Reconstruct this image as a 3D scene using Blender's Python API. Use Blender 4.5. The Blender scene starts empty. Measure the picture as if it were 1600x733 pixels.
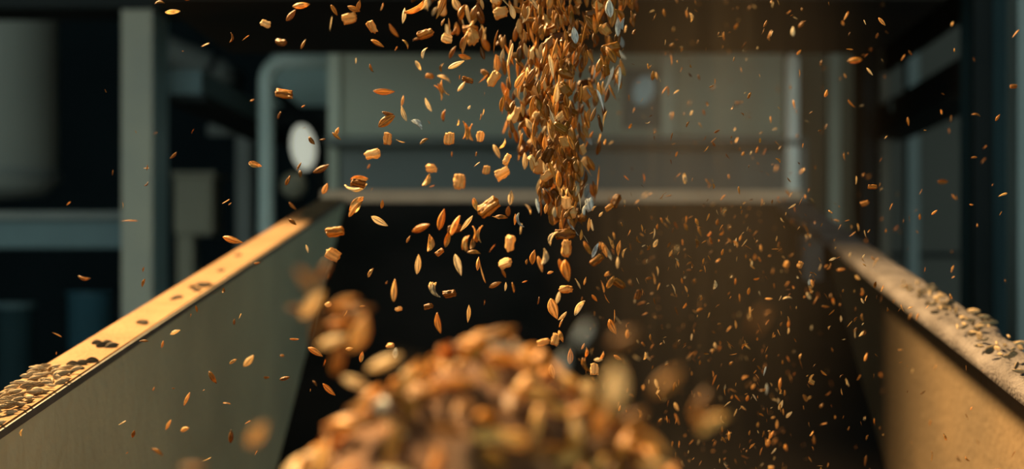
import bpy, bmesh, math, random
from mathutils import Vector, Matrix, Quaternion, noise

S = bpy.context.scene
COL = S.collection
rnd = random.Random(11)

# ------------------------------------------------------------------ camera
F = 50.0 / 36.0 * 1600.0          # focal length in pixels
CX, CY, CZ = 897.0, 450.0, 1.5    # pixel the lens axis meets, camera height
cd = bpy.data.cameras.new('camera'); cam = bpy.data.objects.new('camera', cd); COL.objects.link(cam)
cd.lens = 50; cd.sensor_width = 36; cd.clip_start = 0.02; cd.clip_end = 60
cd.shift_x = -(CX - 800) / 1600.0
cd.shift_y = (CY - 366.5) / 1600.0
cam.location = (0, 0, CZ); cam.rotation_euler = (math.pi / 2, 0, 0)
cd.dof.use_dof = True; cd.dof.focus_distance = 0.72; cd.dof.aperture_fstop = 6.2
S.camera = cam

# ------------------------------------------------------------------ world, light, exposure
W = bpy.data.worlds.new('world'); S.world = W; W.use_nodes = True
bg = W.node_tree.nodes['Background']
bg.inputs['Color'].default_value = (0.80, 1.0, 0.96, 1); bg.inputs['Strength'].default_value = 1.42

def area(name, loc, target, size, power, color, spread):
    l = bpy.data.lights.new(name, 'AREA'); l.shape = 'DISK'; l.size = size; l.energy = power; l.color = color; l.spread = spread
    o = bpy.data.objects.new(name, l); COL.objects.link(o); o.location = loc
    o.rotation_euler = (Vector(target) - Vector(loc)).to_track_quat('-Z', 'Y').to_euler()
    return o
area('warm_work_light', (-1.62, 2.10, CZ + 2.30), (0.0, 0.58, CZ - 0.05), 0.42, 84, (1.0, 0.61, 0.26), math.radians(56))
S.view_settings.view_transform = 'Standard'; S.view_settings.look = 'None'
S.view_settings.exposure = 0.0; S.view_settings.gamma = 1.0; S.view_settings.use_curve_mapping = False
S.cycles.use_denoising = True
S.cycles.volume_step_rate = 2.5; S.cycles.volume_max_steps = 128
S.cycles.max_bounces = 6; S.cycles.volume_bounces = 1

# ------------------------------------------------------------------ helpers
def P(px, py, Y):
    return Vector(((px - CX) * Y / F, Y, CZ - (py - CY) * Y / F))

def tag(o, label=None, cat=None, group=None, kind=None):
    if label: o['label'] = label
    if cat: o['category'] = cat
    if group: o['group'] = group
    if kind: o['kind'] = kind
    return o

def empty(name, loc, label, cat, group=None):
    o = bpy.data.objects.new(name, None); COL.objects.link(o); o.location = loc; o.empty_display_size = 0.02
    return tag(o, label, cat, group)

def link(name, me, parent=None):
    o = bpy.data.objects.new(name, me); COL.objects.link(o)
    if parent is not None:
        o.parent = parent; o.matrix_parent_inverse = Matrix.Translation(-parent.location)
    return o

def mesh_from(bm, name, m, smooth=False):
    me = bpy.data.meshes.new(name); bmesh.ops.recalc_face_normals(bm, faces=bm.faces[:]); bm.to_mesh(me); bm.free()
    me.materials.append(m)
    if smooth: me.polygons.foreach_set('use_smooth', [True] * len(me.polygons))
    return me

def add_box(bm, x0, x1, y0, y1, z0, z1, bev=0.0):
    vs = [bm.verts.new((x, y, z)) for x in (x0, x1) for y in (y0, y1) for z in (z0, z1)]
    fs = [(0, 1, 3, 2), (4, 6, 7, 5), (0, 4, 5, 1), (2, 3, 7, 6), (0, 2, 6, 4), (1, 5, 7, 3)]
    faces = [bm.faces.new([vs[i] for i in f]) for f in fs]
    if bev > 0:
        ed = set(e for f in faces for e in f.edges)
        bmesh.ops.bevel(bm, geom=list(ed), offset=bev, segments=2, profile=0.6, affect='EDGES')

def box(name, m, x0, x1, y0, y1, z0, z1, parent=None, bev=0.003):
    bm = bmesh.new(); add_box(bm, min(x0, x1), max(x0, x1), y0, y1, min(z0, z1), max(z0, z1), bev)
    return link(name, mesh_from(bm, name, m), parent)

def pbox(name, m, px0, px1, py0, py1, Y, depth, parent=None, bev=0.003, floor=False):
    a, b = P(px0, py0, Y), P(px1, py1, Y)
    return box(name, m, a.x, b.x, Y, Y + depth, 0.0 if floor else b.z, a.z, parent, bev)

def prism(name, m, prof, a, b, axis, parent=None, bev=0.0):
    """prof: 2D outline; axis 'x' -> prof in (y,z) from x=a..b; axis 'y' -> prof (x,z)."""
    bm = bmesh.new()
    def mk(p, t): return bm.verts.new((t, p[0], p[1]) if axis == 'x' else (p[0], t, p[1]))
    A = [mk(p, a) for p in prof]; B = [mk(p, b) for p in prof]; n = len(prof)
    fs = [bm.faces.new(A), bm.faces.new(B[::-1])]
    fs += [bm.faces.new((A[i], A[(i + 1) % n], B[(i + 1) % n], B[i])) for i in range(n)]
    if bev: bmesh.ops.bevel(bm, geom=list(bm.edges), offset=bev, segments=2, affect='EDGES')
    return link(name, mesh_from(bm, name, m), parent)

def tube_bm(bm, pts, r, seg=16, cap=True, taper=None):
    pts = [Vector(p) for p in pts]; rings = []
    up = Vector((0, 1, 0.01))
    for i, p in enumerate(pts):
        d = (pts[min(i + 1, len(pts) - 1)] - pts[max(i - 1, 0)]).normalized()
        u = d.cross(up)
        if u.length < 1e-4: u = d.cross(Vector((1, 0, 0)))
        u.normalize(); v = d.cross(u)
        rr = r if taper is None else r * taper[i]
        rings.append([bm.verts.new(p + (u * math.cos(t) + v * math.sin(t)) * rr) for t in [2 * math.pi * k / seg for k in range(seg)]])
    for a, b in zip(rings, rings[1:]):
        for k in range(seg): bm.faces.new((a[k], a[(k + 1) % seg], b[(k + 1) % seg], b[k]))
    if cap: bm.faces.new(rings[0]); bm.faces.new(rings[-1][::-1])

def tube(name, m, pts, r, parent=None, seg=20, taper=None):
    bm = bmesh.new(); tube_bm(bm, pts, r, seg, True, taper)
    return link(name, mesh_from(bm, name, m, True), parent)

# ------------------------------------------------------------------ materials
def nodes(name):
    m = bpy.data.materials.new(name); m.use_nodes = True
    nt = m.node_tree; return m, nt, nt.nodes['Principled BSDF']

def metal(name, c, c2=None, scale=14, rough=0.55, metallic=0.0, spec=0.4, bump=0.08, spread=(0.35, 0.68), stretch=(1, 1, 1)):
    """painted / dusty steel: two colours mixed by patchy noise, fine bump"""
    m, nt, p = nodes(name); N = nt.nodes.new; L = nt.links.new
    c2 = c2 or tuple(x * 0.72 for x in c)
    tc = N('ShaderNodeTexCoord'); mp = N('ShaderNodeMapping'); mp.inputs['Scale'].default_value = stretch
    L(tc.outputs['Object'], mp.inputs['Vector'])
    nz = N('ShaderNodeTexNoise'); nz.inputs['Scale'].default_value = scale; nz.inputs['Detail'].default_value = 6
    L(mp.outputs[0], nz.inputs['Vector'])
    rp = N('ShaderNodeValToRGB'); rp.color_ramp.elements[0].position = spread[0]; rp.color_ramp.elements[1].position = spread[1]
    rp.color_ramp.elements[0].color = (*c2, 1); rp.color_ramp.elements[1].color = (*c, 1)
    L(nz.outputs['Fac'], rp.inputs['Fac']); L(rp.outputs['Color'], p.inputs['Base Color'])
    p.inputs['Roughness'].default_value = rough; p.inputs['Metallic'].default_value = metallic; p.inputs['Specular IOR Level'].default_value = spec
    n2 = N('ShaderNodeTexNoise'); n2.inputs['Scale'].default_value = scale * 14; n2.inputs['Detail'].default_value = 4
    L(mp.outputs[0], n2.inputs['Vector'])
    b = N('ShaderNodeBump'); b.inputs['Strength'].default_value = bump; b.inputs['Distance'].default_value = 0.004
    L(n2.outputs['Fac'], b.inputs['Height']); L(b.outputs[0], p.inputs['Normal'])
    return m

def grain_mat(name, dark, mid, light, trans=0.36, rough=0.42, spec=0.5, furrow=0.38):
    """husk: fine lengthwise ribs, tone differs from piece to piece, slightly see-through"""
    m, nt, p = nodes(name); N = nt.nodes.new; L = nt.links.new
    tc = N('ShaderNodeTexCoord'); oi = N('ShaderNodeObjectInfo'); gi = N('ShaderNodeNewGeometry')
    mp = N('ShaderNodeMapping'); mp.inputs['Scale'].default_value = (9, 9, 1.2); L(tc.outputs['Object'], mp.inputs['Vector'])
    nz = N('ShaderNodeTexNoise'); nz.inputs['Scale'].default_value = 2.2; nz.inputs['Detail'].default_value = 5
    L(mp.outputs[0], nz.inputs['Vector'])
    ad = N('ShaderNodeMath'); ad.operation = 'ADD'; L(oi.outputs['Random'], ad.inputs[0]); L(gi.outputs['Random Per Island'], ad.inputs[1])
    fr = N('ShaderNodeMath'); fr.operation = 'FRACT'; L(ad.outputs[0], fr.inputs[0])
    mx = N('ShaderNodeMath'); mx.operation = 'MULTIPLY_ADD'; mx.inputs[1].default_value = 0.45
    L(fr.outputs[0], mx.inputs[0])
    ml = N('ShaderNodeMath'); ml.operation = 'MULTIPLY'; ml.inputs[1].default_value = 0.75; L(nz.outputs['Fac'], ml.inputs[0])
    L(ml.outputs[0], mx.inputs[2])
    rp = N('ShaderNodeValToRGB'); e = rp.color_ramp.elements
    e[0].position = 0.15; e[0].color = (*dark, 1); e[1].position = 0.9; e[1].color = (*light, 1)
    k = e.new(0.5); k.color = (*mid, 1)
    L(mx.outputs[0], rp.inputs['Fac'])
    sx = N('ShaderNodeSeparateXYZ'); L(tc.outputs['Object'], sx.inputs[0])
    at = N('ShaderNodeMath'); at.operation = 'ARCTAN2'; L(sx.outputs['Y'], at.inputs[0]); L(sx.outputs['X'], at.inputs[1])
    wob = N('ShaderNodeMath'); wob.operation = 'MULTIPLY_ADD'; wob.inputs[1].default_value = 1.2; L(nz.outputs['Fac'], wob.inputs[0]); L(at.outputs[0], wob.inputs[2])
    k7 = N('ShaderNodeMath'); k7.operation = 'MULTIPLY'; k7.inputs[1].default_value = 5.0; L(wob.outputs[0], k7.inputs[0])
    sn = N('ShaderNodeMath'); sn.operation = 'SINE'; L(k7.outputs[0], sn.inputs[0])
    mrg = N('ShaderNodeMapRange'); mrg.inputs['From Min'].default_value = -0.9; mrg.inputs['From Max'].default_value = 0.4
    mrg.inputs['To Min'].default_value = furrow; mrg.inputs['To Max'].default_value = 1.0; L(sn.outputs[0], mrg.inputs['Value'])
    stripe = N('ShaderNodeVectorMath'); stripe.operation = 'SCALE'; L(rp.outputs['Color'], stripe.inputs[0]); L(mrg.outputs[0], stripe.inputs['Scale'])
    L(stripe.outputs[0], p.inputs['Base Color'])
    p.inputs['Roughness'].default_value = rough; p.inputs['Specular IOR Level'].default_value = spec * 0.6
    b = N('ShaderNodeBump'); b.inputs['Strength'].default_value = 0.9; b.inputs['Distance'].default_value = 0.0006
    L(nz.outputs['Fac'], b.inputs['Height']); L(b.outputs[0], p.inputs['Normal'])
    t = N('ShaderNodeBsdfTranslucent'); L(stripe.outputs[0], t.inputs['Color'])
    ms = N('ShaderNodeMixShader'); ms.inputs[0].default_value = trans
    L(p.outputs[0], ms.inputs[1]); L(t.outputs[0], ms.inputs[2]); L(ms.outputs[0], nt.nodes['Material Output'].inputs['Surface'])
    return m

M = {}
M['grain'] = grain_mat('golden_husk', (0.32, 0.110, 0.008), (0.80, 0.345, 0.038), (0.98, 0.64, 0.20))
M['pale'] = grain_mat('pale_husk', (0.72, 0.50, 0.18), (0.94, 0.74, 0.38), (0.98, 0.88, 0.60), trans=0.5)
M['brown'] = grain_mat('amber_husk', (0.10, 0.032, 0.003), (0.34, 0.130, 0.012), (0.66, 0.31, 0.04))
M['chip'] = grain_mat('crushed_grain', (0.36, 0.17, 0.03), (0.74, 0.42, 0.11), (0.92, 0.68, 0.30), rough=0.6, furrow=0.62)
M['grey'] = grain_mat('silvery_husk', (0.42, 0.46, 0.44), (0.58, 0.64, 0.62), (0.72, 0.80, 0.80), rough=0.3)
M['rimseed'] = grain_mat('dusty_seed', (0.15, 0.115, 0.06), (0.34, 0.25, 0.13), (0.58, 0.44, 0.24), trans=0.05, rough=0.7)
M['darkseed'] = grain_mat('dark_seed', (0.045, 0.035, 0.02), (0.09, 0.07, 0.04), (0.15, 0.11, 0.06), trans=0.0, rough=0.8)
M['heapcore'] = metal('packed_grain', (0.2940, 0.1235, 0.0300), (0.0980, 0.0325, 0.0072), scale=120, rough=0.8, bump=1.0)

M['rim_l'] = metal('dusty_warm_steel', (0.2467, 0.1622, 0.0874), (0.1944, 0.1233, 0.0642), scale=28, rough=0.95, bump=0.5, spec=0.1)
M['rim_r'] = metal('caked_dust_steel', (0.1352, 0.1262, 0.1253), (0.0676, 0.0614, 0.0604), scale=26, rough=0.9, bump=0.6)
M['rim_b'] = metal('dull_dusty_bar', (0.4357, 0.3063, 0.2009), (0.3527, 0.2413, 0.1572), scale=16, rough=0.85)
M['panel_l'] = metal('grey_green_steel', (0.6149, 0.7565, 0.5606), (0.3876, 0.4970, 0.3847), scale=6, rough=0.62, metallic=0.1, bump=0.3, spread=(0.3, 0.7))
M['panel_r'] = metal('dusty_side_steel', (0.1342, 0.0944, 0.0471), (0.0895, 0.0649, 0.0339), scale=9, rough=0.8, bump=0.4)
M['chute_dark'] = metal('shaded_black_plate', (0.0204, 0.0179, 0.0153), (0.0102, 0.0102, 0.0089), scale=10, rough=0.85, bump=0.15, spec=0.08)  # shade on the rear face is put into this near black
M['edge'] = metal('bluish_bare_edge', (0.1650, 0.1980, 0.1980), (0.1100, 0.1375, 0.1375), scale=40, rough=0.4, metallic=0.3)
M['leg'] = metal('dark_grey_leg', (0.08, 0.09, 0.09), scale=12)
M['black'] = metal('near_black_steel', (0.0190, 0.0225, 0.0225), (0.0104, 0.0156, 0.0165), scale=4, rough=0.8, spec=0.12)
M['housing'] = metal('dark_brown_steel', (0.0260, 0.0195, 0.0143), (0.0117, 0.0117, 0.0104), scale=5, rough=0.8, spec=0.12)  # dark brown base with near black patches
M['post_l'] = metal('worn_olive_post', (0.3267, 0.3185, 0.2466), (0.2548, 0.2630, 0.2230), scale=7, rough=0.6)
M['teal'] = metal('dark_teal_paint', (0.096, 0.158, 0.170), (0.074, 0.123, 0.133), scale=5, rough=0.6)
M['web'] = metal('lifted_teal_web', (0.26, 0.40, 0.43), (0.20, 0.32, 0.35), scale=5, rough=0.5)  # teal raised to stand in for light this face doesn't get
M['teal_deep'] = metal('deep_teal_paint', (0.0255, 0.0546, 0.0610), (0.0173, 0.0382, 0.0446), scale=4, rough=0.7, spec=0.12)
M['teal_mid'] = metal('teal_drum_paint', (0.038, 0.108, 0.140), (0.028, 0.081, 0.105), scale=4, rough=0.55)
M['pipe'] = metal('sage_pipe_paint', (0.4384, 0.5255, 0.4905), (0.3333, 0.4204, 0.3944), scale=8, rough=0.5)
M['sage'] = metal('sage_board', (0.3822, 0.5096, 0.4778), (0.3340, 0.4541, 0.4304), scale=4, rough=0.7)
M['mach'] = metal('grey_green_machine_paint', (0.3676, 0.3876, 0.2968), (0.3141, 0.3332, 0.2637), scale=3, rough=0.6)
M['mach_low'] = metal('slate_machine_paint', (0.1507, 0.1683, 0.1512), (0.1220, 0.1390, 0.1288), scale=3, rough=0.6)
M['mach_strip'] = metal('pale_trim_paint', (0.5005, 0.5446, 0.4395), (0.4471, 0.4873, 0.4027), scale=4, rough=0.6)
M['pale_post'] = metal('pale_mint_post', (0.8800, 0.9000, 0.8800), (0.7700, 0.8580, 0.7700), scale=6, rough=0.5)
M['olive'] = metal('olive_wall_panel', (0.1356, 0.1310, 0.0892), (0.1119, 0.1083, 0.0764), scale=3, rough=0.8)
M['post_r'] = metal('grey_sage_post', (0.2948, 0.3185, 0.2548), (0.2466, 0.2712, 0.2230), scale=5, rough=0.6)
M['brown_post'] = metal('dim_brown_post', (0.1356, 0.1192, 0.0874), (0.1119, 0.0983, 0.0737), scale=5, rough=0.7)
M['slate_post'] = metal('slate_blue_post', (0.1674, 0.2148, 0.2075), (0.1356, 0.1756, 0.1720), scale=5, rough=0.6)
M['side_panel'] = metal('dark_slate_panel', (0.0955, 0.0983, 0.0828), (0.0801, 0.0828, 0.0719), scale=3, rough=0.8)
M['far'] = metal('far_black_wall', (0.0136, 0.0238, 0.0272), (0.0085, 0.0153, 0.0187), scale=1.5, rough=0.9, spec=0.12)
M['concrete'] = metal('dark_concrete', (0.08, 0.085, 0.08), (0.05, 0.055, 0.05), scale=3, rough=0.9)
M['tank'] = metal('weathered_grey_tank', (0.2428, 0.2586, 0.2270), (0.1966, 0.2124, 0.1900), scale=3, rough=0.6)
M['bin'] = metal('beige_bin', (0.3340, 0.3103, 0.2230), (0.2712, 0.2548, 0.1911), scale=5, rough=0.8)
M['dull'] = metal('dull_grey_sheet', (0.1911, 0.2075, 0.1911), (0.1438, 0.1593, 0.1511), scale=4, rough=0.7)
mg, nt, p = nodes('glowing_white'); p.inputs['Base Color'].default_value = (0.8, 0.8, 0.7, 1)  # bright white oval, its brightness set by emission
p.inputs['Emission Color'].default_value = (0.92, 0.93, 0.76, 1); p.inputs['Emission Strength'].default_value = 0.43; M['glow'] = mg
mg, nt, p = nodes('blob_faint_glow'); p.inputs['Base Color'].default_value = (0.20, 0.28, 0.28, 1)  # bluish blob, made to glow faintly by emission
p.inputs['Emission Color'].default_value = (0.55, 0.78, 0.78, 1); p.inputs['Emission Strength'].default_value = 0.08; M['blob'] = mg

# ------------------------------------------------------------------ setting
def struct(name, m, *a):
    return tag(box(name, m, *a, bev=0), kind='structure')
struct('floor', M['concrete'], -4, 4, -2.5, 6.2, -0.1, 0.0)
struct('wall_back', M['far'], -4, 4, 6.0, 6.2, 0.0, 4.0)
struct('wall_left', M['far'], -4.2, -4.0, -2.5, 6.2, 0.0, 4.0)
struct('wall_right', M['far'], 4.0, 4.2, -2.5, 6.2, 0.0, 4.0)
struct('ceiling', M['far'], -4.2, 4.2, -2.5, 6.2, 4.0, 4.1)

# ------------------------------------------------------------------ the hopper
RS = (CY - 72.0) / F                                  # rise of the rim per metre of depth
def zr(Y): return CZ - 0.1821 + RS * Y                # rim height at depth Y
XL, XLO, XR, XRO = -0.2731, -0.3030, 0.2410, 0.2747
YN, YB = -0.12, 1.70
hop = empty('chute_hopper', (0, 0.8, 0), 'open sloping steel chute with dusty rims and a black rear face, catching the falling grain', 'hopper')
def floorz(Y): return CZ - 0.36
inc = lambda Y: zr(YB) - (YB - Y) * 0.69              # the inclined rear face
YF = YB - (zr(YB) - floorz(0)) / 0.69
side = [(YN, zr(YN) - 0.004), (YB, zr(YB) - 0.004), (YB, zr(YB) - 0.03), (YF, floorz(0) - 0.006), (YN, floorz(0) - 0.006)]
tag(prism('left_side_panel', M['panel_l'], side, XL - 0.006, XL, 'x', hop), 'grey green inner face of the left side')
RW = XR + 0.045
side_r = [(y, z - 0.026) if i in (0, 1) else (y, z) for i, (y, z) in enumerate(side)]
side_r[2] = (YB, zr(YB) - 0.045)
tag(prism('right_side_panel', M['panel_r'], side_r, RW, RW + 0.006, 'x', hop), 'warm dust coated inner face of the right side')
back = [(YB, zr(YB) - 0.003), (YB + 0.008, zr(YB) - 0.003), (YF + 0.008, floorz(0) - 0.004), (YF, floorz(0))]
tag(prism('rear_slope', M['chute_dark'], back, XL, RW, 'x', hop), 'black inclined rear face')
box('bottom_plate', M['chute_dark'], XL, RW, YN, YF, floorz(0) - 0.006, floorz(0), hop, 0)
box('front_plate', M['panel_l'], XL, RW, YN - 0.006, YN, floorz(0), zr(YN) - 0.004, hop, 0)
rimprof = lambda t: [(YN, zr(YN)), (YB + 0.03, zr(YB + 0.03)), (YB + 0.03, zr(YB + 0.03) - t), (YN, zr(YN) - t)]
tag(prism('left_rim', M['rim_l'], rimprof(0.026), XLO, XL - 0.0005, 'x', hop, bev=0.0008), 'left rim lit golden by the warm light')
e = [(YN, zr(YN) - 0.0009), (YB, zr(YB) - 0.0009), (YB, zr(YB) - 0.0050), (YN, zr(YN) - 0.0050)]
tag(prism('edge_strip', M['edge'], e, XL - 0.002, XL + 0.0003, 'x', hop), 'thin bluish bare metal edge')
# right rim: bumpy, caked with dust
bm = bmesh.new(); ny, nx = 190, 12; rows = []
for i in range(ny + 1):
    Y = YN + (YB + 0.03 - YN) * i / ny; row = []
    near = max(0.0, min(1.0, (1.25 - Y) / 0.5))
    for k in range(nx + 1):
        u = k / nx; x = XR + (XRO - XR) * u
        n = noise.noise(Vector((x * 60, Y * 60, 1.3))) * 0.5 + noise.noise(Vector((x * 160, Y * 130, 4))) * 0.35
        edge = math.sin(math.pi * min(1, max(0, u))) ** 0.35
        z = zr(Y) - 0.004 * (1 - edge) + n * (0.0012 + 0.0045 * near)
        jx = noise.noise(Vector((Y * 45, 7.7, u * 3))) * (0.001 + 0.0035 * near) * (1 - abs(2 * u - 1) * 0.0)
        row.append(bm.verts.new((x + jx, Y, z)))
    bl = bm.verts.new((XR + 0.0015, Y, zr(Y) - 0.012)); br = bm.verts.new((XRO, Y, zr(Y) - 0.026))
    rows.append([bl] + row + [br])
for a, b in zip(rows, rows[1:]):
    n = len(a)
    for k in range(n): bm.faces.new((a[k], a[(k + 1) % n], b[(k + 1) % n], b[k]))
bm.faces.new(rows[0]); bm.faces.new(rows[-1][::-1])
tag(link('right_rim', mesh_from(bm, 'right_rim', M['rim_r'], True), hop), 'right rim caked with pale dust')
tag(box('rear_rim', M['rim_b'], -0.303, 0.272, YB - 0.004, YB + 0.030, zr(YB) - 0.006, zr(YB) + 0.0105, hop, 0.003), 'dull brown rear rim bar')
for x in (XLO + 0.012, XRO - 0.012):
    for y, zt in ((0.02, zr(0.02) - 0.027), (1.58, zr(1.58) - 0.027)):
        sx = -0.0 if x < 0 else 0.0
        box('leg', M['leg'], x - 0.011, x + 0.011, y - 0.02, y + 0.02, 0.0, zt, hop, 0.002)

# overhead housing the grain comes from
oh = empty('overhead_bin', (0, 1.7, CZ + 0.31), 'dark brown steel bin hanging across the top over the rear of the chute', 'bin')
zb = CZ + 0.3135
box('bin_body', M['housing'], -0.455, 0.40, 1.55, 1.90, zb + 0.006, zb + 0.75, oh, 0.004)
box('bottom_flange', M['housing'], -0.46, 0.405, 1.545, 1.905, zb, zb + 0.006, oh, 0.001)
for i in range(4):
    x = -0.36 + i * 0.22
    box('stiffener', M['housing'], x, x + 0.02, 1.534, 1.552, zb + 0.008, zb + 0.74, oh, 0.002)
for x in (-0.42, 0.35):
    box('hanger', M['housing'], x - 0.015, x + 0.015, 1.68, 1.72, zb + 0.75, 4.0, oh, 0.0)

# ------------------------------------------------------------------ background, left
t = empty('storage_tank', P(30, 300, 2.7), 'large dull grey tank at the left edge with a rounded lower end', 'tank')
def lathe(name, m, c, prof, parent, seg=40):
    bm = bmesh.new(); rings = []
    for r, z in prof:
        rings.append([bm.verts.new((c[0] + r * math.cos(2 * math.pi * k / seg), c[1] + r * math.sin(2 * math.pi * k / seg), z)) for k in range(seg)])
    for a, b in zip(rings, rings[1:]):
        for k in range(seg): bm.faces.new((a[k], a[(k + 1) % seg], b[(k + 1) % seg], b[k]))
    bm.faces.new(rings[0]); bm.faces.new(rings[-1][::-1])
    return link(name, mesh_from(bm, name, m, True), parent)
c = P(-10, 300, 2.9); R = 0.125; z0 = P(0, 278, 2.8).z
lathe('tank_shell', M['tank'], c, [(0.03, z0 - 0.035), (R * 0.8, z0 - 0.025), (R, z0), (R, z0 + 1.2), (R * 0.6, z0 + 1.25)], t)
lathe('band', M['dull'], c, [(R * 0.9, z0 + 0.0), (R + 0.006, z0 + 0.002), (R + 0.006, z0 + 0.02), (R * 0.9, z0 + 0.022)], t)
lathe('support_leg', M['black'], c, [(0.03, 0), (0.03, z0 - 0.03)], t, 12).location.x -= 0.085

t = empty('cross_beam', P(90, 370, 2.5), 'long blue grey beam running level behind the left post, below the tank', 'beam')
pbox('beam_web', M['teal'], -60, 196, 343, 388, 2.35, 0.05, t)
pbox('top_flange', M['dull'], -60, 196, 330, 343, 2.33, 0.09, t)
pbox('beam_leg', M['black'], -58, -30, 388, 600, 2.36, 0.03, t, floor=True)

t = empty('steel_post', P(215, 500, 2.2), 'tall olive grey square post at left with a teal side face', 'post', None); t.location.z = 0
a = P(189, 20, 2.2); b = P(238, 20, 2.2)
box('post_face', M['post_l'], a.x, b.x, 2.2, 2.206, 0, P(0, 14, 2.2).z, t, 0.002)
box('post_web', M['web'], b.x - 0.004, b.x, 2.206, 2.285, 0, P(0, 14, 2.2).z, t, 0.0)
box('base_plate', M['teal'], a.x - 0.03, b.x + 0.03, 2.17, 2.31, 0, 0.012, t, 0.002)
t = tag(box('header_beam', M['black'], P(-60, 0, 2.2).x, P(470, 0, 2.2).x, 2.19, 2.30, P(0, 14, 2.2).z, P(0, -70, 2.2).z),
        'black beam resting on top of the olive post at upper left', 'beam')
t = empty('teal_pipe', P(28, 480, 2.9), 'dim teal upright pipe at the lower left corner, behind the rim', 'pipe'); t.location.z = 0
x = P(24, 0, 2.9).x; zt = P(0, 482, 2.9).z
tube('pipe_body', M['teal_deep'], [(x, 2.9, 0), (x, 2.9, zt)], 0.036, t)
tube('pipe_cap', M['teal'], [(x, 2.9, zt), (x, 2.9, zt + 0.012)], 0.040, t)
t = empty('blue_drum', P(140, 500, 2.9), 'dim blue teal drum standing left of the olive post', 'drum'); t.location.z = 0
x = P(141, 0, 2.9).x; zt = P(0, 462, 2.9).z
tube('drum_body', M['teal_mid'], [(x, 2.9, 0), (x, 2.9, zt)], 0.043, t)
tube('drum_lid', M['teal_mid'], [(x, 2.9, zt), (x, 2.9, zt + 0.008)], 0.046, t)

# rail beams running away from the camera, upper left
def depth_beam(name, m, x0, x1, z0, z1, y0, y1, label, flange=None):
    r = empty(name, ((x0 + x1) / 2, y0, z0), label, 'beam')
    box('web', m, x0, x1, y0, y1, z0, z1, r, 0.002)
    if flange: box('lower_flange', flange, x0 - 0.008, x1 + 0.008, y0, y1, z0 - 0.012, z0, r, 0.001)
    return r
depth_beam('side_beam', M['teal'], -0.655, -0.600, CZ + 0.312, CZ + 0.352, 2.29, 3.0, 'teal side beam receding from the olive post to the sage pipe frame', M['black'])
t = empty('duct_elbow', P(300, 100, 3.4), 'dull grey slanting duct seen beyond the beams at upper left', 'duct')
a = P(258, 78, 3.4); b = P(338, 112, 3.4)
tube('duct_tube', M['dull'], [a + Vector((-0.05, 0, 0.03)), a, b, b + Vector((0.015, 0.1, -0.01))], 0.036, t)
tube('duct_collar', M['black'], [b + Vector((-0.012, 0, 0.005)), b + Vector((0.0, 0, 0.0))], 0.041, t)
tube('hanger_rod', M['black'], [a, (a.x, a.y, 4.0)], 0.006, t, 8)
t = empty('bracket_pipe', P(350, 205, 2.9), 'short dull horizontal pipe on a grey upright left of the sage frame', 'pipe'); t.location.z = 0
tube('pipe_stub', M['dull'], [P(326, 203, 2.9), P(378, 203, 2.9)], 0.013, t)
pbox('upright', M['dull'], 368, 392, 200, 430, 2.9, 0.03, t, floor=True)
t = empty('storage_bin', P(300, 320, 3.1), 'beige grey bin on a thin stand between the olive post and the sage frame', 'bin'); t.location.z = 0
bm = bmesh.new(); a = P(270, 275, 3.1); b = P(333, 368, 3.1)
add_box(bm, a.x, b.x, 3.1, 3.19, b.z, a.z, 0.014)
link('bin_body', mesh_from(bm, 'bin_body', M['bin']), t)
pbox('bin_lid', M['bin'], 266, 337, 268, 276, 3.09, 0.11, t, 0.004)
pbox('stand_post', M['bin'], 276, 302, 368, 430, 3.12, 0.04, t, floor=True)

# bent tube frame
t = empty('tube_frame', P(416, 450, 2.4), 'sage painted tube frame with a rounded corner under the dark bin, left side', 'frame'); t.location.z = 0
pts = [(P(416, 0, 2.4).x, 2.4, 0.0)]; pc = P(416, 128, 2.4); rr = 0.036
cc = Vector((pc.x + rr, 2.4, pc.z))
for k in range(0, 9):
    an = math.pi - k * math.pi / 16
    pts.append((cc.x + rr * math.cos(an), 2.4, cc.z + rr * math.sin(an)))
pts.append((P(530, 0, 2.4).x, 2.4, cc.z + rr))
tube('frame_tube', M['pipe'], pts, 0.0135, t)
tube('base_ring', M['pipe'], [(pts[0][0], 2.4, 0), (pts[0][0], 2.4, 0.01)], 0.035, t)
t = tag(pbox('wall_board', M['sage'], 425, 516, 70, 166, 2.9, 0.012), 'sage green board hanging behind the rounded tube corner', 'board')
t = empty('diagonal_brace', P(455, 170, 2.7), 'dark diagonal brace and rail across the sage board', 'brace')
tube('brace_bar', M['black'], [P(425, 140, 2.7), P(500, 205, 2.7)], 0.011, t)
pbox('brace_rail', M['black'], 420, 520, 168, 194, 2.7, 0.03, t)
pbox('brace_post', M['black'], 494, 512, 190, 500, 2.7, 0.03, t, floor=True)
t = empty('glowing_oval', P(473, 230, 2.6), 'bright oval white lamp set between the tube frame and the rear machine', 'glow')
def ellipsoid(name, m, c, rx, ry, rz, parent, tilt=0):
    bm = bmesh.new(); bmesh.ops.create_uvsphere(bm, u_segments=28, v_segments=18, radius=1)
    bmesh.ops.scale(bm, vec=(rx, ry, rz), verts=bm.verts)
    bmesh.ops.rotate(bm, cent=(0, 0, 0), matrix=Matrix.Rotation(tilt, 3, 'Y'), verts=bm.verts)
    bmesh.ops.translate(bm, vec=c, verts=bm.verts)
    return link(name, mesh_from(bm, name, m, True), parent)
ellipsoid('oval_body', M['glow'], P(474, 230, 2.6), 0.023, 0.02, 0.042, t, -0.12)
tube('oval_arm', M['black'], [P(474, 230, 2.64) , P(498, 250, 2.7)], 0.008, t, 10)
t = empty('round_float', P(459, 290, 2.62), 'brown grey ball shaped end cap just below the bright oval lamp', 'cap')
ellipsoid('ball_cap', M['bin'], P(459, 290, 2.62), 0.024, 0.024, 0.024, t)
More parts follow.
